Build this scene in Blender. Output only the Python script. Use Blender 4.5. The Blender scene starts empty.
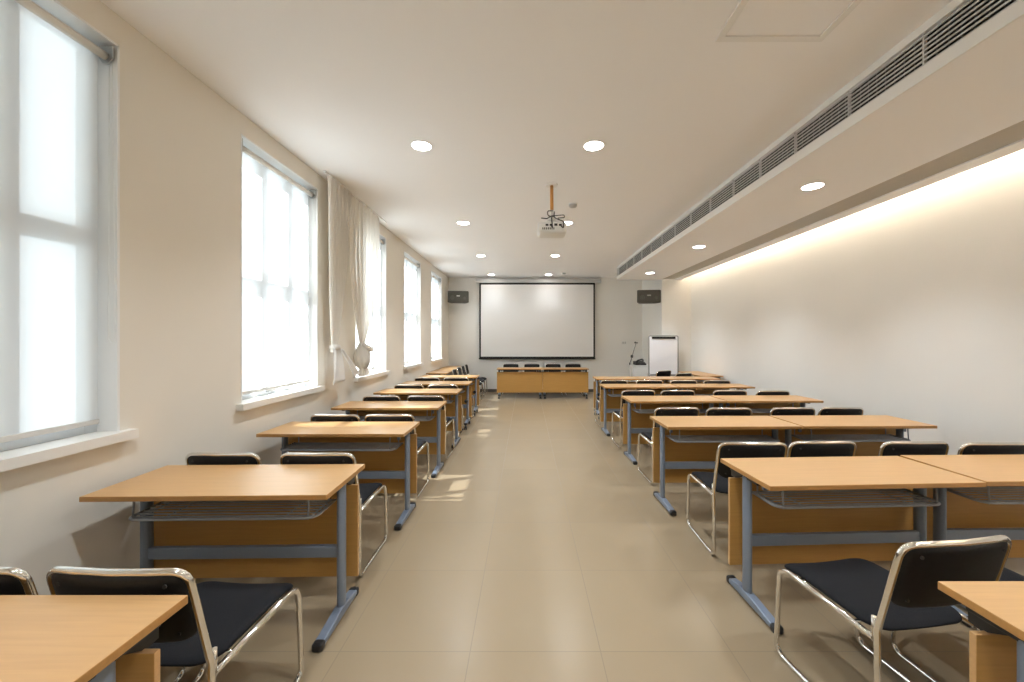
import bpy, bmesh, math, random
from mathutils import Vector, Matrix
PI = math.pi
R = math.radians
SC = bpy.context.scene
COL = SC.collection
random.seed(4)

# ------------------------------------------------------------------ room numbers (metres)
XL, XR = -2.19, 4.0          # left (window) wall, right wall
YB, YF = 10.98, -2.6         # wall with the screen, wall behind the viewer
ZC, ZS = 3.24, 2.93          # ceiling, underside of the dropped soffit
XS, XE = 2.2, 3.745          # soffit: grille face, edge at the light cove
YP, XP = 9.4, 3.29           # boxed column in the far right corner
WIN = [(0.99, 2.09), (2.98, 4.08), (4.98, 6.08), (6.97, 8.07), (8.95, 10.05)]
WZ0, WZ1 = 1.0, 3.08
WT = 0.17                    # thickness of the window wall

# ------------------------------------------------------------------ materials
def mat(name, color=(.8, .8, .8), rough=.5, metal=0., spec=.5, coat=0.):
    m = bpy.data.materials.new(name); m.use_nodes = True
    b = m.node_tree.nodes['Principled BSDF']
    b.inputs['Base Color'].default_value = (*color, 1)
    b.inputs['Roughness'].default_value = rough
    b.inputs['Metallic'].default_value = metal
    b.inputs['Specular IOR Level'].default_value = spec
    b.inputs['Coat Weight'].default_value = coat
    return m

def nodes(m):
    return m.node_tree.nodes, m.node_tree.links, m.node_tree.nodes['Principled BSDF']

def noise_tint(m, color, amount, scale, stretch=(1, 1, 1), bump=0., bump_scale=None, detail=3):
    n, l, b = nodes(m)
    tc = n.new('ShaderNodeTexCoord'); mp = n.new('ShaderNodeMapping')
    mp.inputs['Scale'].default_value = stretch
    l.new(tc.outputs['Object'], mp.inputs['Vector'])
    t = n.new('ShaderNodeTexNoise'); t.inputs['Scale'].default_value = scale; t.inputs['Detail'].default_value = detail
    l.new(mp.outputs['Vector'], t.inputs['Vector'])
    r = n.new('ShaderNodeValToRGB')
    r.color_ramp.elements[0].position = .3; r.color_ramp.elements[1].position = .7
    r.color_ramp.elements[0].color = (*[c * (1 - amount) for c in color], 1)
    r.color_ramp.elements[1].color = (*[min(1, c * (1 + amount)) for c in color], 1)
    l.new(t.outputs['Fac'], r.inputs['Fac']); l.new(r.outputs['Color'], b.inputs['Base Color'])
    if bump:
        t2 = n.new('ShaderNodeTexNoise'); t2.inputs['Scale'].default_value = bump_scale or scale
        l.new(mp.outputs['Vector'], t2.inputs['Vector'])
        bp = n.new('ShaderNodeBump'); bp.inputs['Strength'].default_value = bump; bp.inputs['Distance'].default_value = .002
        l.new(t2.outputs['Fac'], bp.inputs['Height']); l.new(bp.outputs['Normal'], b.inputs['Normal'])
    return m

def emit(name, color, strength):
    m = bpy.data.materials.new(name); m.use_nodes = True
    n = m.node_tree.nodes; l = m.node_tree.links; n.clear()
    o = n.new('ShaderNodeOutputMaterial'); e = n.new('ShaderNodeEmission')
    e.inputs['Color'].default_value = (*color, 1); e.inputs['Strength'].default_value = strength
    l.new(e.outputs[0], o.inputs['Surface'])
    return m

def wood(name, color, amount=.07):
    m = mat(name, color, .34, spec=.45)
    n, l, b = nodes(m)
    tc = n.new('ShaderNodeTexCoord'); mp = n.new('ShaderNodeMapping')
    mp.inputs['Scale'].default_value = (1.2, 26, 26)
    l.new(tc.outputs['Object'], mp.inputs['Vector'])
    t = n.new('ShaderNodeTexNoise'); t.inputs['Scale'].default_value = 3.0; t.inputs['Detail'].default_value = 6
    t.inputs['Distortion'].default_value = .6
    l.new(mp.outputs['Vector'], t.inputs['Vector'])
    r = n.new('ShaderNodeValToRGB')
    r.color_ramp.elements[0].position = .32; r.color_ramp.elements[1].position = .66
    r.color_ramp.elements[0].color = (*[c * (1 - amount * 1.6) for c in color], 1)
    r.color_ramp.elements[1].color = (*[c * (1 + amount) for c in color], 1)
    l.new(t.outputs['Fac'], r.inputs['Fac']); l.new(r.outputs['Color'], b.inputs['Base Color'])
    return m

def cloth(name, color, trans, opac=1.0, weave=900):
    """fabric that lets light through: diffuse + translucent, optionally sheer"""
    m = bpy.data.materials.new(name); m.use_nodes = True
    n = m.node_tree.nodes; l = m.node_tree.links; n.clear()
    o = n.new('ShaderNodeOutputMaterial')
    d = n.new('ShaderNodeBsdfDiffuse'); d.inputs['Color'].default_value = (*color, 1)
    t = n.new('ShaderNodeBsdfTranslucent'); t.inputs['Color'].default_value = (*color, 1)
    mx = n.new('ShaderNodeMixShader'); mx.inputs['Fac'].default_value = trans
    l.new(d.outputs[0], mx.inputs[1]); l.new(t.outputs[0], mx.inputs[2])
    if opac < 1:
        tr = n.new('ShaderNodeBsdfTransparent')
        m2 = n.new('ShaderNodeMixShader'); m2.inputs['Fac'].default_value = opac
        l.new(tr.outputs[0], m2.inputs[1]); l.new(mx.outputs[0], m2.inputs[2])
        l.new(m2.outputs[0], o.inputs['Surface'])
    else:
        l.new(mx.outputs[0], o.inputs['Surface'])
    return m

M = {}
M['wall'] = noise_tint(mat('wall_paint', rough=.75, spec=.25), (.855, .845, .815), .012, 1.3, bump=.08, bump_scale=160)
M['wall_shaded'] = noise_tint(mat('backlit_shade_paint', rough=.75, spec=.25), (.80, .76, .685), .012, 1.3, bump=.08, bump_scale=160)  # darker, beiger than the other walls: backlit shade put into the colour
M['ceil'] = noise_tint(mat('ceiling_paint', rough=.8, spec=.2), (.93, .93, .94), .005, 1.0)
M['white'] = mat('white_gloss_paint', (.84, .84, .83), .32)
M['sill'] = noise_tint(mat('sill_stone', rough=.3), (.83, .81, .77), .02, 9)
M['skirt'] = mat('dark_skirting', (.10, .085, .07), .45)
M['frame'] = mat('window_frame_paint', (.62, .66, .70), .4)
M['top'] = wood('beech_laminate', (.535, .318, .140), .035)
M['panel'] = wood('beech_panel', (.475, .262, .075), .04)
M['edge'] = wood('beech_edge', (.45, .232, .072), .05)
M['blue'] = mat('slate_blue_metal', (.215, .26, .335), .36, metal=.2)
M['dark'] = mat('black_plastic', (.012, .012, .013), .42)
M['hollow'] = mat('dark_socket', (.02, .024, .03), .6)
M['wire'] = mat('grey_wire', (.34, .37, .42), .4, metal=.3)
M['chrome'] = mat('chrome_tube', (.80, .78, .74), .12, metal=1)
M['screw'] = mat('dark_screw', (.05, .05, .05), .35, metal=.6)
M['steel'] = mat('satin_steel', (.55, .55, .54), .32, metal=.9)
M['screenwhite'] = mat('projection_fabric', (.86, .86, .86), .85, spec=.1)
M['screenblack'] = mat('black_border', (.012, .012, .012), .7)
M['casing'] = mat('grey_white_casing', (.55, .55, .54), .4)
M['spk'] = mat('speaker_cabinet', (.060, .055, .045), .55)
M['spkgrille'] = noise_tint(mat('speaker_grille', rough=.7), (.085, .08, .065), .35, 90)
M['badge'] = mat('silver_badge', (.75, .74, .70), .3, metal=.4)
M['board'] = mat('flipchart_paper', (.86, .86, .90), .3)
M['grey'] = mat('mid_grey_plastic', (.28, .28, .28), .5)
M['copper'] = mat('orange_pole', (.62, .30, .09), .35, metal=.35)
M['projector'] = mat('projector_shell', (.80, .80, .78), .35)
M['lens'] = mat('lens_glass', (.03, .03, .04), .08)
M['slat'] = mat('grille_slat', (.62, .63, .63), .45)
M['void'] = mat('duct_dark', (.035, .037, .038), .8)
M['fleece'] = noise_tint(mat('seat_mesh_fabric', rough=.85, spec=.2), (.011, .011, .013), .45, 420, bump=.5, bump_scale=420)
M['leather'] = noise_tint(mat('backrest_black', rough=.55, spec=.3), (.008, .008, .009), .2, 60)
M['blind'] = cloth('blind_fabric', (.88, .88, .87), .55, .86)
M['drape'] = cloth('drape_fabric', (.82, .79, .74), .32)
M['sheer'] = cloth('sheer_fabric', (.86, .83, .78), .38, .85)
M['hem'] = cloth('white_lining', (.92, .92, .92), .15)
M['lamp'] = emit('downlight_glow', (1, .96, .90), 14)
M['cove'] = emit('cove_tube_glow', (1, .84, .63), 31)

def glass():
    m = bpy.data.materials.new('window_glass'); m.use_nodes = True
    n = m.node_tree.nodes; l = m.node_tree.links; n.clear()
    o = n.new('ShaderNodeOutputMaterial'); t = n.new('ShaderNodeBsdfTransparent')
    t.inputs['Color'].default_value = (.94, .97, .97, 1)
    g = n.new('ShaderNodeBsdfGlossy'); g.inputs['Roughness'].default_value = .02
    f = n.new('ShaderNodeLayerWeight'); f.inputs['Blend'].default_value = .12
    x = n.new('ShaderNodeMixShader')
    l.new(f.outputs['Facing'], x.inputs['Fac']); l.new(t.outputs[0], x.inputs[1]); l.new(g.outputs[0], x.inputs[2])
    l.new(x.outputs[0], o.inputs['Surface'])
    return m
M['glass'] = glass()

def floor_mat():
    m = mat('floor_tiles', (.5, .42, .3), .24, spec=.5)
    n, l, b = nodes(m)
    tc = n.new('ShaderNodeTexCoord'); sp = n.new('ShaderNodeSeparateXYZ')
    l.new(tc.outputs['Object'], sp.inputs[0])
    def math_(op, a, bb=None):
        k = n.new('ShaderNodeMath'); k.operation = op
        for i, v in enumerate((a, bb)):
            if v is None: continue
            if isinstance(v, (int, float)): k.inputs[i].default_value = v
            else: l.new(v, k.inputs[i])
        return k.outputs[0]
    lines, cells = [], []
    for ax, off, s in (('X', -.268, .626), ('Y', 1.862, .655)):
        u = math_('DIVIDE', math_('SUBTRACT', sp.outputs[ax], off), s)
        fr = math_('FRACT', u)
        cells.append(math_('FLOOR', u))
        d = math_('MULTIPLY', math_('MINIMUM', fr, math_('SUBTRACT', 1.0, fr)), s)
        lines.append(math_('LESS_THAN', d, .0021))
    line = math_('MAXIMUM', *lines)
    cv = n.new('ShaderNodeCombineXYZ'); l.new(cells[0], cv.inputs[0]); l.new(cells[1], cv.inputs[1])
    wn = n.new('ShaderNodeTexWhiteNoise'); wn.noise_dimensions = '3D'; l.new(cv.outputs[0], wn.inputs['Vector'])
    nz = n.new('ShaderNodeTexNoise'); nz.inputs['Scale'].default_value = 2.3; nz.inputs['Detail'].default_value = 3
    l.new(tc.outputs['Object'], nz.inputs['Vector'])
    v = math_('ADD', math_('MULTIPLY', wn.outputs['Value'], .35), math_('MULTIPLY', nz.outputs['Fac'], .65))
    r = n.new('ShaderNodeValToRGB')
    r.color_ramp.elements[0].position = .2; r.color_ramp.elements[1].position = .8
    r.color_ramp.elements[0].color = (.300, .230, .147, 1); r.color_ramp.elements[1].color = (.322, .249, .160, 1)
    l.new(v, r.inputs['Fac'])
    mx = n.new('ShaderNodeMix'); mx.data_type = 'RGBA'
    l.new(line, mx.inputs['Factor']); l.new(r.outputs['Color'], mx.inputs[6]); mx.inputs[7].default_value = (.20, .15, .09, 1)
    l.new(mx.outputs[2], b.inputs['Base Color'])
    ro = math_('ADD', math_('MULTIPLY', line, .4), .26)
    l.new(ro, b.inputs['Roughness'])
    return m
M['floor'] = floor_mat()

# ------------------------------------------------------------------ mesh helpers
def new_bm():
    return bmesh.new()

def bx(bm, x0, x1, y0, y1, z0, z1, bev=0., seg=2, mi=0):
    g = bmesh.ops.create_cube(bm, size=1)
    vs = g['verts']
    for v in vs:
        v.co = Vector((x0 + (v.co.x + .5) * (x1 - x0), y0 + (v.co.y + .5) * (y1 - y0), z0 + (v.co.z + .5) * (z1 - z0)))
    fs = {f for v in vs for f in v.link_faces}
    for f in fs: f.material_index = mi
    if bev:
        es = list({e for v in vs for e in v.link_edges})
        r = bmesh.ops.bevel(bm, geom=es, offset=bev, segments=seg, affect='EDGES', profile=.5)
        for f in r['faces']: f.material_index = mi
    return bm

def fillet(pts, rad, n=6):
    """rad: one radius or a list (one per point)"""
    out = []
    P = [Vector(p) for p in pts]
    for i, p in enumerate(P):
        r = rad[i] if isinstance(rad, (list, tuple)) else rad
        if i in (0, len(P) - 1) or r <= 0:
            out.append(p); continue
        a, c = P[i - 1] - p, P[i + 1] - p
        la, lc = a.length, c.length
        a.normalize(); c.normalize()
        ang = a.angle(c)
        if ang > PI - .02:
            out.append(p); continue
        d = min(r / math.tan(ang / 2), la * .49, lc * .49)
        p0, p1 = p + a * d, p + c * d
        for k in range(n + 1):
            t = k / n
            out.append(p0 * (1 - t) ** 2 + p * 2 * t * (1 - t) + p1 * t ** 2)
    return out

def tube(bm, pts, rad, seg=10, mi=0, closed=False):
    P = [Vector(p) for p in pts]
    n = len(P)
    rings = []
    prev = None
    for i in range(n):
        if closed: t = (P[(i + 1) % n] - P[i - 1])
        else: t = P[min(i + 1, n - 1)] - P[max(i - 1, 0)]
        t.normalize()
        if prev is None:
            u = t.orthogonal().normalized()
        else:
            u = prev - t * prev.dot(t)
            u = u.normalized() if u.length > 1e-6 else t.orthogonal().normalized()
        prev = u
        w = t.cross(u)
        r = rad[i] if isinstance(rad, (list, tuple)) else rad
        rings.append([bm.verts.new(P[i] + (u * math.cos(2 * PI * k / seg) + w * math.sin(2 * PI * k / seg)) * r) for k in range(seg)])
    for i in range(n if closed else n - 1):
        a, b = rings[i], rings[(i + 1) % n]
        for k in range(seg):
            f = bm.faces.new((a[k], a[(k + 1) % seg], b[(k + 1) % seg], b[k])); f.smooth = True; f.material_index = mi
    if not closed:
        for rg, rev in ((rings[0], True), (rings[-1], False)):
            f = bm.faces.new(rg[::-1] if rev else rg); f.material_index = mi
    return bm

def lathe(bm, prof, seg=24, c=(0, 0, 0), mi=0, axis='Z', sx=1., sy=1.):
    """prof: list of (radius, height)"""
    rings = []
    for r, h in prof:
        ring = []
        for k in range(seg):
            a = 2 * PI * k / seg
            p = Vector((r * math.cos(a) * sx, r * math.sin(a) * sy, h))
            if axis == 'Y': p = Vector((p.x, p.z, -p.y))
            if axis == 'X': p = Vector((p.z, p.x, p.y))
            ring.append(bm.verts.new(p + Vector(c)))
        rings.append(ring)
    for a, b in zip(rings, rings[1:]):
        for k in range(seg):
            f = bm.faces.new((a[k], a[(k + 1) % seg], b[(k + 1) % seg], b[k])); f.smooth = True; f.material_index = mi
    f = bm.faces.new(rings[0][::-1]); f.material_index = mi
    f = bm.faces.new(rings[-1]); f.material_index = mi
    return bm

def pillow(bm, w, h, r, thick, fn, n=44, power=7, mi=0):
    """rounded rectangle w x h (corner radius r, or (bottom, top)) thickened and mapped by fn(u, v, d)"""
    rb, rt = (r, r) if not isinstance(r, tuple) else r
    out = []
    q = n // 4
    for cx, cy, a0, rr in ((w / 2 - rt, h / 2 - rt, 0, rt), (-w / 2 + rt, h / 2 - rt, 90, rt), (-w / 2 + rb, -h / 2 + rb, 180, rb), (w / 2 - rb, -h / 2 + rb, 270, rb)):
        for k in range(q):
            a = R(a0 + 90 * k / (q - 1))
            out.append((cx + rr * math.cos(a), cy + rr * math.sin(a)))
    # extra points along the straight sides
    dense = []
    for i, p in enumerate(out):
        nx = out[(i + 1) % len(out)]
        dense.append(p)
        L = math.hypot(nx[0] - p[0], nx[1] - p[1])
        m = int(L / .04)
        for k in range(1, m + 1):
            t = k / (m + 1); dense.append((p[0] + (nx[0] - p[0]) * t, p[1] + (nx[1] - p[1]) * t))
    out = dense
    ss = [.25, .5, .75, .88, .95, .985, 1.]
    def ring(s, sgn):
        d = sgn * thick / 2 * math.sqrt(max(0, 1 - s ** power))
        return [bm.verts.new(fn(x * s, y * s, d)) for x, y in out]
    rings = [ring(s, 1) for s in ss] + [ring(s, -1) for s in ss[-2::-1]]
    ca = bm.verts.new(fn(0, 0, thick / 2)); cb = bm.verts.new(fn(0, 0, -thick / 2))
    N = len(out)
    fs = []
    for a, b in zip(rings, rings[1:]):
        for k in range(N):
            fs.append(bm.faces.new((a[k], b[k], b[(k + 1) % N], a[(k + 1) % N])))
    for k in range(N):
        fs.append(bm.faces.new((ca, rings[0][k], rings[0][(k + 1) % N])))
        fs.append(bm.faces.new((cb, rings[-1][(k + 1) % N], rings[-1][k])))
    for f in fs: f.smooth = True; f.material_index = mi
    return bm

def prism(bm, outline, axis, a, b, mi=0):
    """extrude a 2-D outline along axis from a to b; 'X': (y,z), 'Y': (x,z), 'Z': (x,y)"""
    def P(p, t):
        return {'X': (t, p[0], p[1]), 'Y': (p[0], t, p[1]), 'Z': (p[0], p[1], t)}[axis]
    va = [bm.verts.new(P(p, a)) for p in outline]; vb = [bm.verts.new(P(p, b)) for p in outline]
    fs = [bm.faces.new(va), bm.faces.new(vb[::-1])]
    n = len(outline)
    for k in range(n): fs.append(bm.faces.new((va[k], vb[k], vb[(k + 1) % n], va[(k + 1) % n])))
    for f in fs: f.material_index = mi
    return bm

def obj(name, bm, m, parent=None, loc=None):
    bmesh.ops.recalc_face_normals(bm, faces=bm.faces)
    me = bpy.data.meshes.new(name); bm.to_mesh(me); bm.free()
    for k in (m if isinstance(m, (list, tuple)) else [m]): me.materials.append(k)
    o = bpy.data.objects.new(name, me); COL.objects.link(o)
    if parent: o.parent = parent
    if loc: o.location = loc
    return o

def tag(o, label=None, cat=None, group=None, kind=None):
    if label: o['label'] = label
    if cat: o['category'] = cat
    if group: o['group'] = group
    if kind: o['kind'] = kind
    return o

def thing(name, label, cat, loc=(0, 0, 0), rz=0., group=None):
    o = bpy.data.objects.new(name, None); COL.objects.link(o)
    o.empty_display_size = .1
    o.location = loc; o.rotation_euler = (0, 0, rz)
    return tag(o, label, cat, group)

def struct(name, bm, m, parent=None, label=None):
    o = obj(name, bm, m, parent)
    if parent is None:
        o['kind'] = 'structure'
    if label: o['label'] = label
    return o

def copy_tree(o, parent=None):
    c = o.copy(); COL.objects.link(c)
    if parent: c.parent = parent
    for ch in list(o.children): copy_tree(ch, c)
    return c

def place(proto, used, loc, rz, label, group=None):
    o = proto if not used else copy_tree(proto)
    used.append(1)
    o.location = loc; o.rotation_euler = (0, 0, rz); o['label'] = label
    if group: o['group'] = group
    return o

# ------------------------------------------------------------------ room shell
struct('floor', bx(new_bm(), XL - WT, XR + .15, YF - .15, YB + .15, -.1, 0), M['floor'], label='beige glossy tiled floor')
struct('ceiling', bx(new_bm(), XL - WT, XR + .15, YF - .15, YB + .15, ZC, ZC + .12), M['ceil'], label='flat white ceiling')
bm = new_bm()
bx(bm, XL - WT, XL, YF, YB, 0, WZ0); bx(bm, XL - WT, XL, YF, YB, WZ1, ZC)
ys = [YF] + [v for w in WIN for v in w] + [YB]
for a, b in zip(ys[0::2], ys[1::2]): bx(bm, XL - WT, XL, a, b, WZ0, WZ1)
struct('wall_left', bm, M['wall_shaded'], label='wall with five windows, its backlit shade put into the paint')
struct('wall_right', bx(new_bm(), XR, XR + .15, YF, YB, 0, ZC), M['wall'], label='long plain cream wall washed by the cove light')
struct('wall_back', bx(new_bm(), XL - WT, XR + .15, YB, YB + .15, 0, ZC), M['wall'], label='cream wall behind the projection screen')
struct('wall_front', bx(new_bm(), XL - WT, XR + .15, YF - .15, YF, 0, ZC), M['wall'])
struct('wall_pilaster', bx(new_bm(), XP, XR, YP, YB, 0, ZC), M['wall'], label='boxed column in the far corner of the right wall')
bm = new_bm()
bx(bm, XL, XP, YB - .015, YB, 0, .085, .003)
struct('baseboard_back', bm, M['skirt'], label='dark skirting under the screen wall')
struct('baseboard_right', bx(new_bm(), XR - .012, XR, YF, YP, 0, .08, .003), M['skirt'])
struct('baseboard_left', bx(new_bm(), XL, XL + .012, YF, YB - .015, 0, .08, .003), M['skirt'])

# dropped soffit along the right wall: face board with the air grille opening, underside, light cove
GZ0, GZ1 = ZS + .075, ZC - .05
bm = new_bm()
bx(bm, XS, XS + .03, YF, YP, ZS, GZ0); bx(bm, XS, XS + .03, YF, YP, GZ1, ZC); bx(bm, XS, XS + .03, YP - .10, YP, GZ0, GZ1)
bx(bm, XS + .03, XE - .49, YF, YP, ZS, ZS + .04)
bx(bm, XE - .165, XE, YF, YP, ZS, ZS + .04); bx(bm, XE - .03, XE, YF, YP, ZS + .04, ZS + .08)
bx(bm, XS, XP, YP - .03, YP, ZS, ZC)
bx(bm, XE - .52, XE - .49, YF, YP - .03, ZS + .04, ZC)
struct('soffit', bm, M['ceil'], label='white dropped ceiling band along the right wall')
# warm tube in the cove
t = thing('cove_light', 'warm strip light hidden in the cove above the right wall', 'light', (XE - .09, 0, ZS + .04))
obj('batten', bx(new_bm(), -.03, .03, YF + .1, YP - .15, 0, .02, .004), M['white'], t)
bm = new_bm(); tube(bm, [(0, YF + .15, .036), (0, YP - .2, .036)], .016, 10); obj('tube', bm, M['cove'], t)

# air supply grille in the soffit face
t = thing('air_grille', 'long grey slatted air grille in the face of the dropped ceiling', 'air vent', (XS, 0, GZ0))
H = GZ1 - GZ0
L0, L1 = YF + .05, YP - .10
bm = new_bm()
for z0, z1 in ((-.074, 0), (H, H + .049)): bx(bm, -.012, .004, L0, L1 + .05, z0, z1, .002)
bx(bm, -.012, .004, L1, L1 + .05, 0, H)
obj('frame', bm, M['white'], t)
bm = new_bm(); n = 7
for k in range(n):
    z = H * (k + .5) / n
    prism(bm, [(.001, z - .008), (.020, z + .002), (.020, z + .008), (.001, z + .002)], 'Y', L0, L1)
obj('slat', bm, M['slat'], t)['kind'] = 'stuff'
bm = new_bm()
y = L1 - .06
while y > L0:
    bx(bm, .022, .026, y - .0018, y + .0018, 0, H); y -= .06
obj('rear_blade', bm, mat('rear_blade', (.16, .165, .165), .6), t)['kind'] = 'stuff'
ydiv = [1.1, 1.62, 2.15, 2.65, 3.18, 3.66, 4.13, 4.65, 5.2, 5.75, 6.3, 6.85, 7.4, 7.95, 8.5]
for y in ydiv: obj('divider', bx(new_bm(), 0, .02, y - .004, y + .004, 0, H), M['slat'], t)
obj('backing', bx(new_bm(), .034, .04, L0, L1, 0, H), M['void'], t)

# return-air strip in the underside, beside the cove
t = thing('return_air_strip', 'flush grey linear return vent in the underside of the dropped ceiling', 'air vent', (0, 0, ZS))
bm = new_bm()
for k in range(14):
    x = XE - .488 + .323 * (k + .5) / 14
    bx(bm, x - .0095, x + .0095, YF + .02, YP - .03, .012, .022)
obj('slat', bm, mat('return_slat', (.50, .46, .40), .6), t)['kind'] = 'stuff'
obj('backing', bx(new_bm(), XE - .49, XE - .165, YF + .02, YP - .03, .03, .038), mat('return_dark', (.22, .20, .17), .8), t)

# ceiling hatch
t = thing('access_hatch', 'square white access hatch in the ceiling near the dropped band', 'hatch', (1.41, 1.95, ZC))
bm = new_bm()
for a in ((-.31, .31, .27, .31), (-.31, .31, -.31, -.27), (-.31, -.27, -.27, .27), (.27, .31, -.27, .27)): bx(bm, *a, -.012, 0, .003)
obj('frame', bm, M['white'], t)
obj('panel', bx(new_bm(), -.266, .266, -.266, .266, -.006, 0), M['ceil'], t)

# ------------------------------------------------------------------ windows and roller blinds
ORD = ['first', 'second', 'third', 'fourth', 'fifth']
XF = XL - .105                                  # plane of the window frame
for i, (a, b) in enumerate(WIN):
    bm = new_bm()                              # white reveal lining
    th = .012
    bx(bm, XF - .06, XL + .002, a, a + th, WZ0, WZ1); bx(bm, XF - .06, XL + .002, b - th, b, WZ0, WZ1)
    bx(bm, XF - .06, XL + .002, a, b, WZ1 - th, WZ1)
    w = struct('window_%d' % (i + 1), bm, M['white'], label='%s tall white window from the viewer' % ORD[i])
    bm = new_bm()
    fw = .06
    bx(bm, XF - .05, XF, a + th, a + th + fw, WZ0, WZ1 - th, .004); bx(bm, XF - .05, XF, b - th - fw, b - th, WZ0, WZ1 - th, .004)
    bx(bm, XF - .05, XF - .002, a + th + fw - .003, b - th - fw + .003, WZ0 + .005, WZ0 + .045, .004); bx(bm, XF - .05, XF - .002, a + th + fw - .003, b - th - fw + .003, WZ1 - th - .05, WZ1 - th - .002, .004)
    for f in (1 / 3, 2 / 3):
        y = a + (b - a) * f
        bx(bm, XF - .045, XF - .006, y - .042, y + .042, WZ0 + .02, WZ1 - .03, .004)
    bx(bm, XF - .042, XF - .010, a + .03, b - .03, 1.98, 2.08, .004)
    obj('window_frame', bm, M['frame'], w)
    obj('window_pane', bx(new_bm(), XF - .03, XF - .024, a + th, b - th, WZ0, WZ1 - th), M['glass'], w)
    bm = new_bm()
    prism(bm, [(XF - .05, a + th), (XL + .001, a + th), (XL + .001, a - .05), (XL + .055, a - .05), (XL + .055, b + .05), (XL + .001, b + .05), (XL + .001, b - th), (XF - .05, b - th)], 'Z', WZ0 - .042 if False else WZ0 + .0005, WZ0 + .006)
    bx(bm, XL + .001, XL + .055, a - .05, b + .05, WZ0 - .042, WZ0 + .0005)
    obj('window_sill', bm, M['sill'], w)
    bm = new_bm()                              # handle on the bottom rail
    bx(bm, XF, XF + .018, a + .5, a + .56, WZ0 + .03, WZ0 + .055, .003); bx(bm, XF + .012, XF + .026, a + .42, a + .56, WZ0 + .036, WZ0 + .05, .003)
    obj('window_handle', bm, M['steel'], w)
    # roller blind
    lab = ['white roller blind on the nearest window, cut off by the left edge of the photo',
           'bright white roller blind on the window before the curtains',
           'white roller blind partly covered by the knotted sheer curtain',
           'white roller blind on the window just beyond the curtains',
           'white roller blind on the farthest window, close to the screen wall'][i]
    xb = XL - .048
    t = thing('roller_blind', lab, 'blind', (xb, (a + b) / 2, 0), 0, 'roller blinds on the windows')
    hw = (b - a) / 2 - .03
    zt = WZ1 - .075
    bm = new_bm(); tube(bm, [(0, -hw, zt), (0, hw, zt)], .022, 14); obj('roller_tube', bm, M['casing'] if False else mat('roller_fabric_%d' % i, (.80, .77, .72), .6) if i == 0 else bpy.data.materials['roller_fabric_0'], t)
    z0 = WZ0 + .075
    nseg = 1
    bm = new_bm(); bm.faces.new([bm.verts.new(p) for p in ((-.022, -hw + .012, z0), (-.022, hw - .012, z0), (-.022, hw - .012, zt), (-.022, -hw + .012, zt))]); obj('fabric', bm, M['blind'], t)
    bm = new_bm(); bx(bm, -.030, -.014, -hw + .01, hw - .01, z0 - .022, z0 + .004, .004); obj('bottom_bar', bm, mat('blind_bar_%d' % i, (.62, .60, .57), .5), t)
    for s in (-1, 1):
        bm = new_bm()
        prism(bm, [(-.03, zt + .052), (.042, zt + .052), (.042, zt - .012), (.022, zt - .038), (-.012, zt - .038), (-.03, zt - .012)], 'Y', s * hw, s * (hw + .006))
        lathe(bm, [(.014, 0), (.017, .004), (.012, .012)], 14, (0, s * (hw + .006), zt), axis='Y')
        obj('bracket', bm, M['steel'], t)
    bm = new_bm()
    zc = 1.50
    tube(bm, fillet([(.016, hw + .008, zt - .02), (.016, hw + .004, zc), (.03, hw + .008, zc - .03), (.044, hw + .012, zc), (.03, hw + .010, zt - .02)], [0, .02, .02, .02, 0]), .0022, 6)
    obj('pull_chain', bm, M['white'], t)

# ------------------------------------------------------------------ curtains round the third window
def drape_bm(y_top, y_knot, y_bot, zt, zk, zb, wt, wk, wb, folds, depth, x0, rows=46, cols=90):
    """hanging gathered cloth that narrows to wk at zk and opens again to wb at zb; real folds and thickness"""
    bm = new_bm(); g = []
    for j in range(rows + 1):
        f = j / rows
        z = zt + (zb - zt) * f
        if z >= zk:
            s = (zt - z) / (zt - zk); e = s ** 2.6
            w = wt + (wk - wt) * e; yc = y_top + (y_knot - y_top) * e
        else:
            s = (zk - z) / (zk - zb); e = s ** .8
            w = wk + (wb - wk) * e; yc = y_knot + (y_bot - y_knot) * e
        row = []
        for i in range(cols + 1):
            u = i / cols
            amp = depth * (.45 + .55 * min(1, w / wt))
            x = x0 + amp * math.sin(u * folds * 2 * PI + .5 * math.sin(3 * z)) + .3 * amp * math.sin(u * folds * 5.1 + 1.7 * z)
            row.append(bm.verts.new((x, yc + (u - .5) * w, z)))
        g.append(row)
    for j in range(rows):
        for i in range(cols):
            f = bm.faces.new((g[j][i], g[j][i + 1], g[j + 1][i + 1], g[j + 1][i])); f.smooth = True
    return bm

t = thing('curtain_rail', 'slim white curtain rail on the ceiling above the knotted curtains', 'curtain rail', (XL + .11, 0, ZC))
obj('track', bx(new_bm(), -.012, .012, 4.02, 5.75, -.02, 0, .003), M['white'], t)
for y in (4.02, 5.75): obj('end_stop', bx(new_bm(), -.015, .015, y - .012, y + .012, -.023, 0, .004), M['white'], t)

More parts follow.
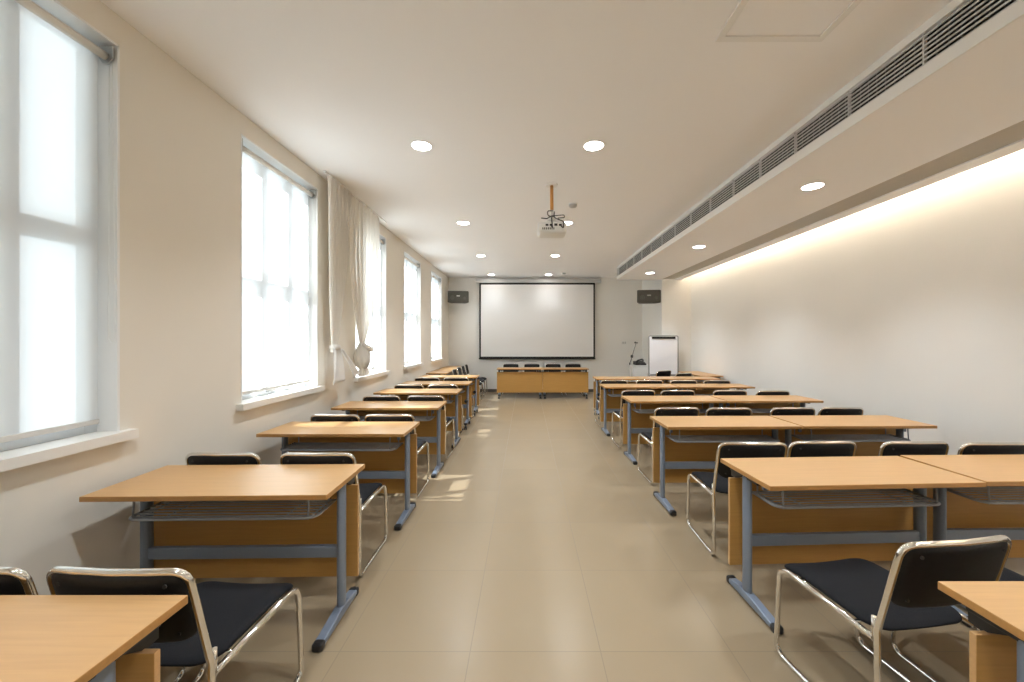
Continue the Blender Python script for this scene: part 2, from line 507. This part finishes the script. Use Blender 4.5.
t = thing('curtain', 'grey beige curtain tied up with a white lining tail, beside the second window', 'curtain', (XL + .11, 4.3, 0), 0, 'knotted curtains')
bm = drape_bm(0.0, -.09, -.09, ZC - .02, 1.42, 1.36, .44, .10, .13, 7, .028, 0)
obj('drape', bm, M['drape'], t)
bm = new_bm()                                  # the turned-up lining: a white flap below the tie
def flap(bm, p):
    g = []
    for j in range(13):
        f = j / 12; row = []
        for i in range(13):
            u = i / 12
            a = Vector(p[0]).lerp(Vector(p[1]), u); b = Vector(p[3]).lerp(Vector(p[2]), u)
            v = a.lerp(b, f); v.x += .02 * math.sin(u * 9 + f * 2) * (.4 + f)
            row.append(bm.verts.new(v))
        g.append(row)
    for j in range(12):
        for i in range(12):
            q = bm.faces.new((g[j][i], g[j][i + 1], g[j + 1][i + 1], g[j + 1][i])); q.smooth = True
flap(bm, [(.03, -.17, 1.40), (.03, -.01, 1.40), (.05, .12, 1.055), (.03, -.22, 1.005)])
flap(bm, [(.05, -.08, 1.40), (.05, .0, 1.39), (.06, .40, 1.11), (.065, .25, 1.04)])
bmesh.ops.solidify(bm, geom=bm.faces[:], thickness=.003)
obj('lining_tail', bm, M['hem'], t)
bm = new_bm(); lathe(bm, [(.03, -.03), (.055, -.02), (.06, 0), (.055, .02), (.03, .03)], 20, (0.01, -.09, 1.41)); obj('tie', bm, M['drape'], t)

t = thing('curtain', 'thin cream curtain knotted into a bundle in front of the third window', 'curtain', (XL + .10, 5.05, 0), 0, 'knotted curtains')
bm = drape_bm(-.01, -.11, -.09, ZC - .02, 1.43, 1.37, .94, .10, .12, 9, .025, 0)
obj('drape', bm, M['sheer'], t)
bm = new_bm()
# the knot: a wrapped bundle
rings = []
prof = [(.02, 1.46), (.05, 1.445), (.075, 1.40), (.098, 1.34), (.112, 1.27), (.108, 1.20), (.085, 1.15), (.05, 1.125), (.03, 1.12)]
for r, z in prof:
    rings.append([bm.verts.new((1.0 * r * .8 * math.cos(k * 2 * PI / 36) * (1 + .10 * math.sin(k * PI / 2.2 + z * 22)),
                                -.09 + r * math.sin(k * 2 * PI / 36) * (1 + .10 * math.sin(k * PI / 2.2 + z * 22)), z)) for k in range(36)])
for a, b in zip(rings, rings[1:]):
    for k in range(36):
        f = bm.faces.new((a[k], a[(k + 1) % 36], b[(k + 1) % 36], b[k])); f.smooth = True
tube(bm, fillet([(.02, -.13, 1.44), (.085, -.12, 1.38), (.10, -.05, 1.36), (.03, .0, 1.40)], .05), .028, 10)
obj('knot', bm, M['drape'], t)
bm = drape_bm(-.06, -.05, -.03, 1.20, 1.19, 1.03, .12, .12, .30, 5, .03, 0.0, rows=14, cols=50)
obj('tail', bm, M['sheer'], t)

# ------------------------------------------------------------------ desks
W, D = 1.15, .46
def ellipse_post(bm, x, y, z0, z1, a=.0205, b=.033, seg=20, mi=0):
    lathe(bm, [(1, z0), (1, z1)], seg, (x, y, 0), mi, sx=a, sy=b)

def make_desk(mobile=False):
    name = 'flip_top_table' if mobile else 'training_desk'
    r = thing(name, '', 'table' if mobile else 'desk')
    bm = new_bm()
    bx(bm, -W / 2, W / 2, -D / 2, D / 2, .735, .76, .0025, 2)
    bm.faces.ensure_lookup_table()
    for f in bm.faces:
        if abs(f.normal.z) < .9: f.material_index = 1
    obj('tabletop', bm, [M['top'], M['edge']], r)
    zb = .085 if mobile else .012
    for s in (-1, 1):
        x = s * (W / 2 - .055)
        bm = new_bm()
        ellipse_post(bm, x, .045, zb + .03, .712)
        # long tapering foot
        prism(bm, [(-.19, zb), (.195, zb), (.195, zb + .026), (.09, zb + .047), (.0, zb + .047), (-.19, zb + .026)], 'X', x - .024, x + .024)
        bm.verts.ensure_lookup_table()
        lg = obj('leg', bm, M['blue'], r)
        bv = lg.modifiers.new('soft_edges', 'BEVEL'); bv.width = .006; bv.segments = 2; bv.limit_method = 'ANGLE'; bv.angle_limit = R(50)
        for e in (-1, 1):
            bm = new_bm()
            y0, y1 = (-.222, -.178) if e < 0 else (.185, .222)
            zt = zb + (.030 if e < 0 else .032)
            if mobile:
                bx(bm, x - .026, x + .026, y0 + .005, y1, zb - .004, zt, .012, 3)
            else:
                bx(bm, x - .0265, x + .0265, y0, y1, 0, zt, .013, 3)
            obj('foot_cap', bm, M['dark'], lg)
            if mobile:
                yc = (y0 + y1) / 2
                bm = new_bm()
                for q in (-.014, .014):
                    lathe(bm, [(.018, -.009), (.029, -.007), (.031, 0), (.029, .007), (.018, .009)], 18, (x + q, yc, .031), axis='X')
                bx(bm, x - .007, x + .007, yc - .018, yc + .018, .03, zb, .004)
                obj('caster', bm, M['dark'], lg)
        bm = new_bm()                              # socket at the head of the post
        ellipse_post(bm, x, .045, .700, .720, .017, .029)
        bx(bm, x - .016, x + .016, -.07, .19, .700, .7345, .004)
        prism(bm, [(.07, .71), (.185, .71), (.185, .67), (.15, .665)], 'X', x - .012, x + .012)
        obj('head_socket', bm, M['dark'], lg)
        if mobile:
            bm = new_bm()
            lathe(bm, [(.012, 0), (.03, .004), (.032, .014), (.026, .022)], 16, (x - .02 * s if s > 0 else x + .02 - .022 * 0, .045 - .05, .44), axis='Y')
            obj('locking_knob', bm, M['dark'], lg)
        bm = new_bm(); bx(bm, x - s * .045 - .012, x - s * .045 + .012, -.05, -.03, .665, .7345, .004); obj('tab_bracket', bm, M['blue'], r)
    bm = new_bm(); bx(bm, -W / 2 + .06, W / 2 - .06, .030, .060, .315, .378, .006, 2); obj('crossbar', bm, M['blue'], r)
    bm = new_bm(); bx(bm, -W / 2 + .05, W / 2 - .05, .06, .10, .700, .7345, .004); obj('top_rail', bm, M['dark'], r)
    bm = new_bm(); bx(bm, -W / 2 + .001, W / 2 - .001, .128, .146, .155, .672, .002)
    bm.faces.ensure_lookup_table()
    for f in bm.faces:
        if abs(f.normal.y) < .9: f.material_index = 1
    obj('modesty_panel', bm, [M['panel'], M['top']], r)
    # wire shelf under the top
    zr = .605; bw = .465
    bm = new_bm()
    tube(bm, fillet([(-bw, .09, zr), (-bw, -.13, zr), (bw, -.13, zr), (bw, .09, zr)], [0, .06, .06, 0], 8), .0075, 8)
    tube(bm, [(-bw, .088, zr), (bw, .088, zr)], .0045, 8)
    for y in (-.10, -.068, -.034, 0, .034, .064): tube(bm, [(-bw, y, zr), (bw, y, zr)], .0042, 6)
    for x in (-.30, .30): tube(bm, [(x, -.13, zr - .006), (x, .09, zr - .006)], .0035, 6)
    for x in (-bw + .035, bw - .035):
        tube(bm, [(x, -.125, zr), (x, -.115, .736)], .0045, 8)
        tube(bm, fillet([(x, -.125, zr - .006), (x, .09, zr - .006), (x, .09, .70)], [0, .02, 0]), .0045, 8)
    obj('wire_shelf', bm, M['wire'], r)
    return r

desk0, used_d = make_desk(), []
mob0, used_m = make_desk(True), []
GL, GR = 'desks along the window side', 'desks along the plain wall side'
LEFT = [(-1.573, .905, 0), (-1.545, 2.087, 1.2), (-1.548, 3.295, 0), (-1.54, 4.455, 0), (-1.542, 5.63, 0), (-1.54, 6.70, 0), (-1.548, 7.85, 0)]
LLAB = ['beech desk cut off by the bottom left corner of the photo',
        'beech desk under the window sill, second from the viewer on the window side',
        'beech desk beside the second window, third from the viewer on the window side',
        'beech desk beside the knotted curtains, fourth from the viewer on the window side',
        'beech desk fifth from the viewer on the window side of the aisle',
        'beech table on casters, sixth from the viewer on the window side',
        'beech table on casters, closest to the screen of the window side rows']
K = .9867
for (x, y, rz), lab in zip(LEFT, LLAB):
    x, y = x * K, y * K
    if 'casters' in lab: place(mob0, used_m, (x, y, 0), R(rz), lab, GL)
    else: place(desk0, used_d, (x, y, 0), R(rz), lab, GL)
NTH = ['second', 'third', 'fourth', 'fifth']
place(desk0, used_d, (1.858 * K, .97 * K, 0), 0, 'beech desk cut off by the bottom right corner of the photo', GR)
RIGHT = [((1.815, 2.235, 2.6), (2.985, 2.285, 1.0)), ((1.79, 3.555, 1.0), (2.955, 3.58, .8)), ((1.845, 4.91, 1.2), (3.01, 4.935, .8)),
         ((1.815, 6.275, .6), (2.98, 6.29, .4))]
for k, (a, b) in enumerate(RIGHT):
    place(desk0, used_d, (a[0] * K, a[1] * K, 0), R(a[2]), 'beech desk by the aisle in the %s row from the viewer, plain wall side' % NTH[k], GR)
    place(desk0, used_d, (b[0] * K + .018, b[1] * K, 0), R(b[2]), 'beech desk next to the plain wall in the %s row from the viewer' % NTH[k], GR)
place(mob0, used_m, (1.89, 7.43, 0), 0, 'beech table on casters by the aisle in the row closest to the flipchart', GR)
place(mob0, used_m, (3.05, 7.44, 0), 0, 'beech table next to the plain wall in the row closest to the flipchart', GR)
# presenters' tables, panel towards the viewer
GP = 'tables in front of the projection screen'
place(mob0, used_m, (-.157, 9.90, 0), PI, 'table with orange front panel under the screen, its window side half', GP)
place(mob0, used_m, (.9935, 9.90, 0), PI, 'table with orange front panel under the screen, its flipchart side half', GP)
# tables along the walls
GS = 'tables set along the side walls'
place(desk0, used_d, (XL + .255, 8.97, 0), PI / 2, 'beech table along the window wall behind the side chairs, nearer the viewer', GS)
place(desk0, used_d, (XL + .255, 10.16, 0), PI / 2, 'beech table along the window wall in the corner by the screen wall', GS)
place(desk0, used_d, (XR - .265, 8.36, 0), -PI / 2, 'beech table along the plain wall beside the flipchart', GS)

# ------------------------------------------------------------------ chairs
def make_chair():
    r = thing('sled_chair', '', 'chair')
    hw = .2205
    bm = new_bm()
    side = [(-hw, -.222, .422), (-hw, .212, .432), (-hw, .236, .0125), (-hw, -.24, .0125), (-hw, -.235, .46), (-hw + .002, -.315, .803)]
    top = [(-.12, -.331, .808), (0, -.337, .808), (.12, -.331, .808)]
    pts = side + top + [(-x, y, z) for x, y, z in side[::-1]]
    rad = [0, .075, .05, .05, .10, .055, .2, .2, .2, .055, .10, .05, .05, .075, 0]
    tube(bm, fillet(pts, rad, 7), .0112, 12)
    for s in (-1, 1):                               # welded joint of rail and upright
        tube(bm, [(s * hw, -.222, .412), (s * hw, -.224, .50)], .0085, 10)
    tube(bm, [(-hw, .12, .418), (hw, .12, .418)], .008, 8)
    tube(bm, [(-hw, -.13, .412), (hw, -.13, .412)], .008, 8)
    obj('frame', bm, M['chrome'], r)
    def seat_fn(u, v, d):
        f = max(0, (v - .10) / .12)
        z = .444 + d - .022 * f ** 2 - .010 * max(0, 1 - (u / .19) ** 2) * (1 if d > 0 else .5)
        return Vector((u, v + .005, z))
    bm = new_bm(); pillow(bm, .42, .455, (.075, .055), .042, seat_fn)
    obj('seat', bm, M['fleece'], r)
    zm, hh = .680, .262
    def back_fn(u, v, d):
        z = zm + v * .965
        y = -.238 - .080 * ((z - .46) / .345) - .023 * (1 - (u / .205) ** 2) + d * .96
        if v < 0: y += .010 * (v / (hh / 2)) ** 2
        return Vector((u, y, z + d * .2))
    bm = new_bm(); pillow(bm, .430, hh, (.075, .045), .032, back_fn, power=9)
    b = obj('backrest', bm, M['leather'], r)
    for u in (-.165, .165):
        for v in (-.085, .095):
            bm = new_bm()
            lathe(bm, [(.0065, -.002), (.006, .002)], 10, back_fn(u, v, -.0165), axis='Y')
            obj('rear_screw', bm, M['screw'], b)
    return r

ch0, used_c = make_chair(), []
GC = ['chairs on the window side of the aisle', 'chairs on the plain wall side of the aisle']
def chair(x, y, rz, label, group):
    return place(ch0, used_c, (x, y, 0), R(rz), label, group)

# window side: two to a desk
LY = [1.485, 2.655, 3.845, 5.005, 6.15, 7.22]
LPX = [None, (223, 317), (335, 389), (381, 426.6), (409.5, 442.3), (427.3, 456.4)]
LX = [(-1.735, -1.22)] + [tuple((p - 526) * (LY[k] - .315) / 388 for p in LPX[k]) for k in range(1, 6)]
LD = ['black chair %s in front of the nearest window side desk, {}',
      'black chair %s pulled up behind the second window side desk, {}',
      'black chair %s pulled up behind the third window side desk, {}',
      'black chair %s pulled up behind the fourth window side desk, {}',
      'black chair %s pulled up behind the fifth window side desk, {}',
      'black chair %s pulled up behind the sixth window side desk, {}']
rows = ['second', 'third', 'fourth', 'fifth', 'sixth', 'seventh']
rot = random.Random(3)
for k in range(6):
    for j in (0, 1):
        lab = 'black chrome chair at the %s window side desk from the viewer, %s' % (rows[k], ('nearer the windows', 'nearer the aisle')[j])
        chair(LX[k][j], LY[k], rot.uniform(-2, 2) if k else (0, -2)[j], lab, GC[0])
# plain wall side: four to a row of two desks
RY = [1.65, 2.905, 4.20, 5.495, 6.79]
RPX = [None, (753.5, 824.5, 917, 991.5), (676.8, 728.7, 792.5, 842.5), (638.5, 678.5, 731, 772), (614.4, 649, 683.4, 716.9)]
RX = [(1.445, 2.0)] + [tuple((p - 526) * (RY[k] - .315) / 388 for p in RPX[k]) for k in range(1, 5)]
SEAT = ['nearest the aisle', 'second from the aisle', 'third from the aisle', 'nearest the wall']
for k in range(5):
    for j, x in enumerate(RX[k]):
        lab = 'black chrome chair in the %s row of the plain wall side, %s' % (rows[k], SEAT[j])
        rz = rot.uniform(-2, 2)
        if k == 0: rz = (7.5, 5)[j]
        if k == 1 and j == 0: rz = -2
        chair(x, RY[k] + rot.uniform(-.02, .02) * (k > 0), rz, lab, GC[1])
# presenters, facing the viewer
for x, lab in zip((-.415, .165, .752, 1.30), ('first', 'second', 'third', 'fourth')):
    chair(x, 10.43, 180, 'black chair behind the front panel tables, %s from the window side' % lab, 'chairs behind the front tables')
for y, lab in zip((8.72, 9.30, 9.88, 10.42), ('first from the viewer', 'second from the viewer', 'third from the viewer', 'next to the screen wall')):
    chair(-1.30, y, -90, 'black chair facing away from the window wall tables, %s' % lab, 'chairs along the window wall')
chair(3.05, 8.10, 25, 'black chair between the side table by the plain wall and the last row', 'chairs beside the flipchart')
chair(2.85, 8.72, 30, 'black chair right in front of the flipchart, turned toward the screen', 'chairs beside the flipchart')

# ------------------------------------------------------------------ front of the room
sx0, sx1, sz0, sz1 = -1.31, 1.935, .955, 3.045
t = thing('hanging_projection_screen', 'large white projection screen with black borders pulled down on the far wall', 'projection screen', (0, YB - .098, 0))
obj('casing', bx(new_bm(), sx0 - .10, sx1 + .17, -.05, .09, sz1 + .03, sz1 + .125, .012, 3), M['casing'], t)
obj('fabric', bx(new_bm(), sx0 + .045, sx1 - .045, -.003, 0, sz0 + .05, sz1 - .02), M['screenwhite'], t)
bm = new_bm()
bx(bm, sx0, sx0 + .045, -.003, 0, sz0, sz1 + .04); bx(bm, sx1 - .045, sx1, -.003, 0, sz0, sz1 + .04)
bx(bm, sx0 + .045, sx1 - .045, -.003, 0, sz0, sz0 + .05); bx(bm, sx0 + .045, sx1 - .045, -.003, 0, sz1 - .02, sz1 + .04)
obj('black_border', bm, M['screenblack'], t)
bm = new_bm(); tube(bm, [(sx0 - .01, -.002, sz0 - .008), (sx1 + .01, -.002, sz0 - .008)], .014, 12); obj('weight_bar', bm, M['screenblack'], t)

def make_speaker():
    r = thing('wall_speaker', '', 'speaker')
    bm = new_bm()
    prism(bm, [(-.285, -.13), (.285, -.13), (.20, .13), (-.20, .13)], 'Z', 0, .315)
    bmesh.ops.bevel(bm, geom=bm.edges[:], offset=.012, segments=2, affect='EDGES')
    obj('cabinet', bm, M['spk'], r)
    bm = new_bm(); bx(bm, -.265, .265, -.142, -.128, .02, .295, .006, 2); g = obj('grille', bm, M['spkgrille'], r)
    obj('badge', bx(new_bm(), -.045, .045, -.148, -.141, .165, .195, .003), M['badge'], g)
    bm = new_bm()
    lathe(bm, [(.060, 0), (.062, .006), (.035, .010), (.012, .005)], 20, (-.155, -.142, .135), axis='Y')
    lathe(bm, [(.040, 0), (.042, .006), (.02, .009), (.01, .004)], 20, (.17, -.142, .12), axis='Y')
    obj('driver_ring', bm, mat('speaker_ring', (.13, .125, .10), .4), g)
    bm = new_bm(); bx(bm, -.03, .03, .125, .22, .12, .18, .004); bx(bm, -.07, .07, .215, .225, .07, .23, .003); obj('mount_arm', bm, M['dark'], r)
    return r
sp0, us = make_speaker(), []
GSP = 'speakers flanking the screen'
place(sp0, us, (-1.855, 10.62, 2.485), R(10), 'dark box speaker mounted high in the corner on the window side of the screen', GSP)
s2 = place(sp0, us, (3.02, 9.60, 2.385), R(-8), 'dark box speaker mounted high beside the corner column, above the flipchart', GSP)
for c in s2.children:
    if c.name.startswith('mount_arm'):
        me = c.data.copy(); c.data = me
        bm = new_bm(); bx(bm, .20, .262, -.02, .04, .12, .18, .004); bx(bm, .255, .262, -.07, .09, .07, .23, .003)
        bm.to_mesh(me); bm.free()

# flipchart easel
t = thing('flipchart', 'white flipchart board on a grey easel beside the far corner column', 'flipchart', (3.255, 9.19, 0), R(-4))
obj('board', bx(new_bm(), -.325, .325, -.012, .006, .66, 1.55, .004), M['board'], t)
bm = new_bm()
tube(bm, fillet([(-.335, 0, .62), (-.335, 0, 1.575), (.335, 0, 1.575), (.335, 0, .62)], [0, .04, .04, 0]), .013, 10)
obj('frame', bm, M['grey'], t)
bm = new_bm(); bx(bm, -.27, .27, -.035, -.008, 1.505, 1.555, .006); obj('paper_clamp', bm, M['dark'], t)
bm = new_bm(); bx(bm, -.33, .33, -.075, .0, .635, .655, .004); bx(bm, -.33, .33, -.078, -.07, .635, .672, .002); obj('pen_tray', bm, M['grey'], t)
for p in ((-.33, -.02, -.36, -.10), (.33, -.02, .36, -.10), (0, .02, 0, .15)):
    bm = new_bm(); tube(bm, [(p[0], p[1], .70 if p[0] else 1.50), (p[2], p[3], .012)], .011, 10); obj('leg', bm, M['grey'], t)

# microphone stand
t = thing('microphone_stand', 'thin black boom microphone stand in front of the white lectern', 'microphone stand', (2.66, 9.75, 0))
bm = new_bm(); tube(bm, [(0, 0, .10), (0, 0, 1.06)], .010, 10); obj('pole', bm, M['steel'], t)
bm = new_bm(); tube(bm, [(-.055, 0, .86), (.105, 0, 1.40)], .008, 10); lathe(bm, [(.014, -.03), (.018, 0), (.014, .03)], 12, (-.05, 0, .88)); obj('boom', bm, M['dark'], t)
bm = new_bm(); bx(bm, -.028, .028, -.02, .02, 1.03, 1.10, .008); lathe(bm, [(.008, 0), (.02, .005), (.02, .02)], 12, (0, -.04, 1.065), axis='Y'); obj('clutch', bm, M['dark'], t)
bm = new_bm(); tube(bm, [(.095, 0, 1.405), (.15, 0, 1.405)], [.016, .012], 12); lathe(bm, [(.012, 0), (.026, .012), (.026, .03), (.01, .045)], 14, (.085, 0, 1.39)); obj('microphone', bm, M['dark'], t)
for k in range(3):
    a = R(90 + 120 * k)
    bm = new_bm(); tube(bm, [(0, 0, .11), (.27 * math.cos(a), .27 * math.sin(a), .012)], .008, 8); obj('leg', bm, M['dark'], t)

# lectern with equipment
t = thing('lectern', 'white cabinet lectern partly hidden behind the flipchart', 'lectern', (3.0, 10.32, 0))
obj('body', bx(new_bm(), -.20, .24, -.18, .20, .06, .79, .006), M['white'], t)
obj('plinth', bx(new_bm(), -.18, .22, -.15, .18, 0, .06), M['grey'], t)
obj('top', bx(new_bm(), -.25, .27, -.22, .22, .79, .815, .005), M['white'], t)
d = obj('door', bx(new_bm(), -.18, .22, -.194, -.18, .09, .77, .004), M['white'], t)
obj('handle', bx(new_bm(), .17, .185, -.21, -.194, .45, .60, .003), M['steel'], d)
t = thing('desk_console', 'black audio console lying on top of the white lectern', 'audio console', (3.02, 10.28, .815))
bm = new_bm(); prism(bm, [(-.14, 0), (.14, 0), (.14, .10), (-.14, .04)], 'X', -.15, .13); bmesh.ops.bevel(bm, geom=bm.edges[:], offset=.008, segments=2, affect='EDGES'); obj('housing', bm, M['dark'], t)
bm = new_bm(); tube(bm, fillet([(-.12, -.1, .07), (-.10, -.1, .12), (.04, -.05, .15), (.08, -.03, .12)], .03), .02, 10); obj('handset', bm, M['dark'], t)
bm = new_bm()
for a in range(5):
    for b in range(2): lathe(bm, [(.010, 0), (.009, .012)], 10, (-.09 + a * .045, -.02 + b * .07, .068 + b * .017))
obj('dials', bm, M['grey'], t).name = 'dial'

# switch plate on the far wall
t = thing('switch_plate', 'small white switch plate on the far wall above the microphone stand', 'light switch', (2.775, YB, 1.395))
obj('plate', bx(new_bm(), -.065, .065, -.012, 0, -.045, .045, .004), M['white'], t)
for x in (-.03, .03): obj('rocker', bx(new_bm(), x - .022, x + .022, -.018, -.011, -.03, .03, .003), M['casing'], t)

# projector on its ceiling pole
t = thing('projector', 'white projector hanging from the ceiling on an orange pole', 'projector', (.29, 4.38, ZC))
bm = new_bm(); lathe(bm, [(.065, -.012), (.07, -.008), (.07, 0)], 24); obj('ceiling_plate', bm, M['white'], t)
bm = new_bm(); tube(bm, [(0, 0, -.008), (.002, 0, -.30)], .019, 14); obj('pole', bm, M['copper'], t)
bm = new_bm(); tube(bm, [(.002, 0, -.29), (.002, 0, -.40)], .022, 14); bx(bm, -.05, .05, -.05, .05, -.41, -.398, .003)
for a, b in ((-.09, -.07), (.09, -.07), (0, .09)): tube(bm, [(0, 0, -.40), (a, b, -.45)], .007, 8)
obj('mount', bm, M['white'], t)
bm = new_bm(); bx(bm, -.16, .16, -.13, .13, -.575, -.445, .035, 4); body = obj('housing', bm, M['projector'], t)
bm = new_bm(); lathe(bm, [(.045, 0), (.045, .02), (.036, .024), (.034, .01)], 20, (.07, .128, -.51), axis='Y'); obj('lens', bm, M['lens'], body)
bm = new_bm()
for k in range(7): bx(bm, -.11 + k * .02, -.10 + k * .02, -.134, -.128, -.54, -.518)
bx(bm, .02, .055, -.1335, -.128, -.50, -.475); bx(bm, .07, .10, -.1335, -.128, -.50, -.48); bx(bm, -.03, .0, -.1335, -.128, -.50, -.48); bx(bm, -.075, -.045, -.1335, -.128, -.50, -.48)
obj('connector_panel', bm, M['dark'], body)
bm = new_bm()
tube(bm, fillet([(.01, -.02, -.30), (-.05, -.05, -.31), (-.05, -.07, -.37), (.02, -.05, -.38), (.03, -.02, -.31)], .03), .005, 6)
tube(bm, fillet([(.02, -.03, -.36), (.13, -.07, -.36), (.14, -.10, -.40), (.06, -.11, -.41)], .03), .005, 6)
tube(bm, fillet([(0, -.03, -.36), (-.06, -.06, -.40), (-.12, -.08, -.40)], .02), .006, 6)
tube(bm, fillet([(.01, -.04, -.36), (.04, -.13, -.42), (.12, -.16, -.46), (.12, -.16, -.54), (.085, -.132, -.49)], .03), .006, 6)
tube(bm, fillet([(0, -.04, -.36), (-.01, -.14, -.42), (0, -.16, -.54), (-.015, -.132, -.49)], .03), .006, 6)
obj('cables', bm, M['dark'], t).name = 'cable'

# smoke detectors
for k, (x, y, lab) in enumerate(((.605, 5.0, 'round white smoke detector on the ceiling just beyond the projector'), (1.0, 10.2, 'small white smoke detector on the ceiling close to the screen wall'))):
    t = thing('smoke_detector', lab, 'smoke detector', (x, y, ZC), 0, 'smoke detectors')
    bm = new_bm(); lathe(bm, [(.055, -.012), (.058, -.008), (.058, 0)], 22); obj('base', bm, M['white'], t)
    bm = new_bm(); lathe(bm, [(.018, -.045), (.040, -.042), (.052, -.03), (.052, -.012)], 22); obj('sensor_cap', bm, M['casing'], t)

# downlights
LAMP_W = 35
def make_down():
    r = thing('downlight', '', 'ceiling light')
    bm = new_bm()
    n = 28; pr = [(.083, 0.0), (.094, -.001), (.096, -.004), (.091, -.007), (.085, -.006), (.083, 0)]
    rings = [[bm.verts.new((a * math.cos(2 * PI * k / n), a * math.sin(2 * PI * k / n), z)) for k in range(n)] for a, z in pr[:-1]]
    for a, b in zip(rings, rings[1:] + rings[:1]):
        for k in range(n):
            f = bm.faces.new((a[k], a[(k + 1) % n], b[(k + 1) % n], b[k])); f.smooth = True
    obj('trim_ring', bm, M['white'], r)
    bm = new_bm(); lathe(bm, [(.083, -.005), (.083, -.001)], 28); obj('diffuser', bm, M['lamp'], r)
    L = bpy.data.lights.new('downlight_beam', 'SPOT'); L.energy = LAMP_W; L.color = (.87, .94, 1)
    L.spot_size = R(118); L.spot_blend = .9; L.shadow_soft_size = .06
    o = bpy.data.objects.new('downlight_beam', L); COL.objects.link(o); o.parent = r; o.location = (0, 0, -.075)
    return r
dl0, ud = make_down(), []
GD = 'recessed round downlights'
rowl = ['nearest pair', 'pair level with the projector', 'third pair from the viewer', 'pair closest to the screen']
DIM = bpy.data.lights['downlight_beam'].copy(); DIM.energy = LAMP_W * .12
for k, y in enumerate((3.49, 5.81, 8.1, 10.47)):
    place(dl0, ud, (-.94, y, ZC), 0, 'round ceiling downlight on the window side, of the %s' % rowl[k], GD)
    place(dl0, ud, (.61, y, ZC), 0, 'round ceiling downlight on the dropped band side, of the %s' % rowl[k], GD)
for r in [o for o in COL.objects if o.name.startswith('downlight') and o.location.y > 10]:
    for c in r.children:
        if c.type == 'LIGHT': c.data = DIM
for y, nm in ((1.16, 'added over the viewer'), (-1.17, 'added behind the viewer')):  # unseen fixtures added to brighten the near desks
    place(dl0, ud, (-.94, y, ZC), 0, 'round ceiling downlight on the window side, %s' % nm, GD)
    place(dl0, ud, (.61, y, ZC), 0, 'round ceiling downlight on the dropped band side, %s' % nm, GD)
    place(dl0, ud, (2.68, y + .1, ZS), 0, 'round downlight in the underside of the dropped band, %s' % nm, GD)
for y, lab in ((3.63, 'nearest the viewer'), (6.01, 'middle one of three'), (8.38, 'farthest, near the corner column')):
    place(dl0, ud, (2.68, y, ZS), 0, 'round downlight in the underside of the dropped band, %s' % lab, GD)

# ------------------------------------------------------------------ light, sky, camera
sun = bpy.data.lights.new('sun', 'SUN'); sun.energy = 20.0; sun.angle = R(.6); sun.color = (.98, .985, 1)
so = bpy.data.objects.new('sun', sun); COL.objects.link(so)
so.rotation_euler = Vector((.577, .16, -1.0)).to_track_quat('-Z', 'Y').to_euler()
w = bpy.data.worlds.new('sky'); SC.world = w; w.use_nodes = True
bg = w.node_tree.nodes['Background']; bg.inputs['Color'].default_value = (.86, .94, 1, 1); bg.inputs['Strength'].default_value = .95
for i, (a, b) in enumerate(WIN):                  # sky portals at the openings
    L = bpy.data.lights.new('sky_portal', 'AREA'); L.shape = 'RECTANGLE'; L.size = WZ1 - WZ0; L.size_y = b - a
    L.cycles.is_portal = True
    o = bpy.data.objects.new('sky_portal', L); COL.objects.link(o)
    o.location = (XF - .08, (a + b) / 2, (WZ0 + WZ1) / 2); o.rotation_euler = (0, R(-90), 0)

# unseen block added outside to shade the nearest window
bm = new_bm()
bx(bm, -8.5, -4.1, -6, 1.9, -.1, 8.6); bx(bm, -8.6, -4.0, -6.1, 2.0, 8.6, 8.85)
bx(bm, -8.6, -4.0, -6.1, 2.0, 4.2, 4.35)
struct('added_shade_block', bm, mat('shade_block_grey', (.55, .55, .54), .8))

cam = bpy.data.cameras.new('camera'); co = bpy.data.objects.new('camera', cam); COL.objects.link(co)
co.location = (0, 0, 1.5); co.rotation_euler = (R(90), 0, 0)
cam.sensor_width = 36; cam.lens = 388 / 1024 * 36
cam.shift_x = -14 / 1024; cam.shift_y = -2 / 1024
cam.clip_start = .05
SC.camera = co
SC.view_settings.view_transform = 'Standard'; SC.view_settings.look = 'None'
SC.view_settings.gamma = 1; SC.view_settings.use_curve_mapping = False
SC.view_settings.exposure = 1.62
SC.cycles.use_denoising = True
SC.cycles.max_bounces = 12; SC.cycles.diffuse_bounces = 8; SC.cycles.glossy_bounces = 4; SC.cycles.transparent_max_bounces = 12
SC.cycles.caustics_reflective = False; SC.cycles.caustics_refractive = False
SC.cycles.sample_clamp_indirect = 6
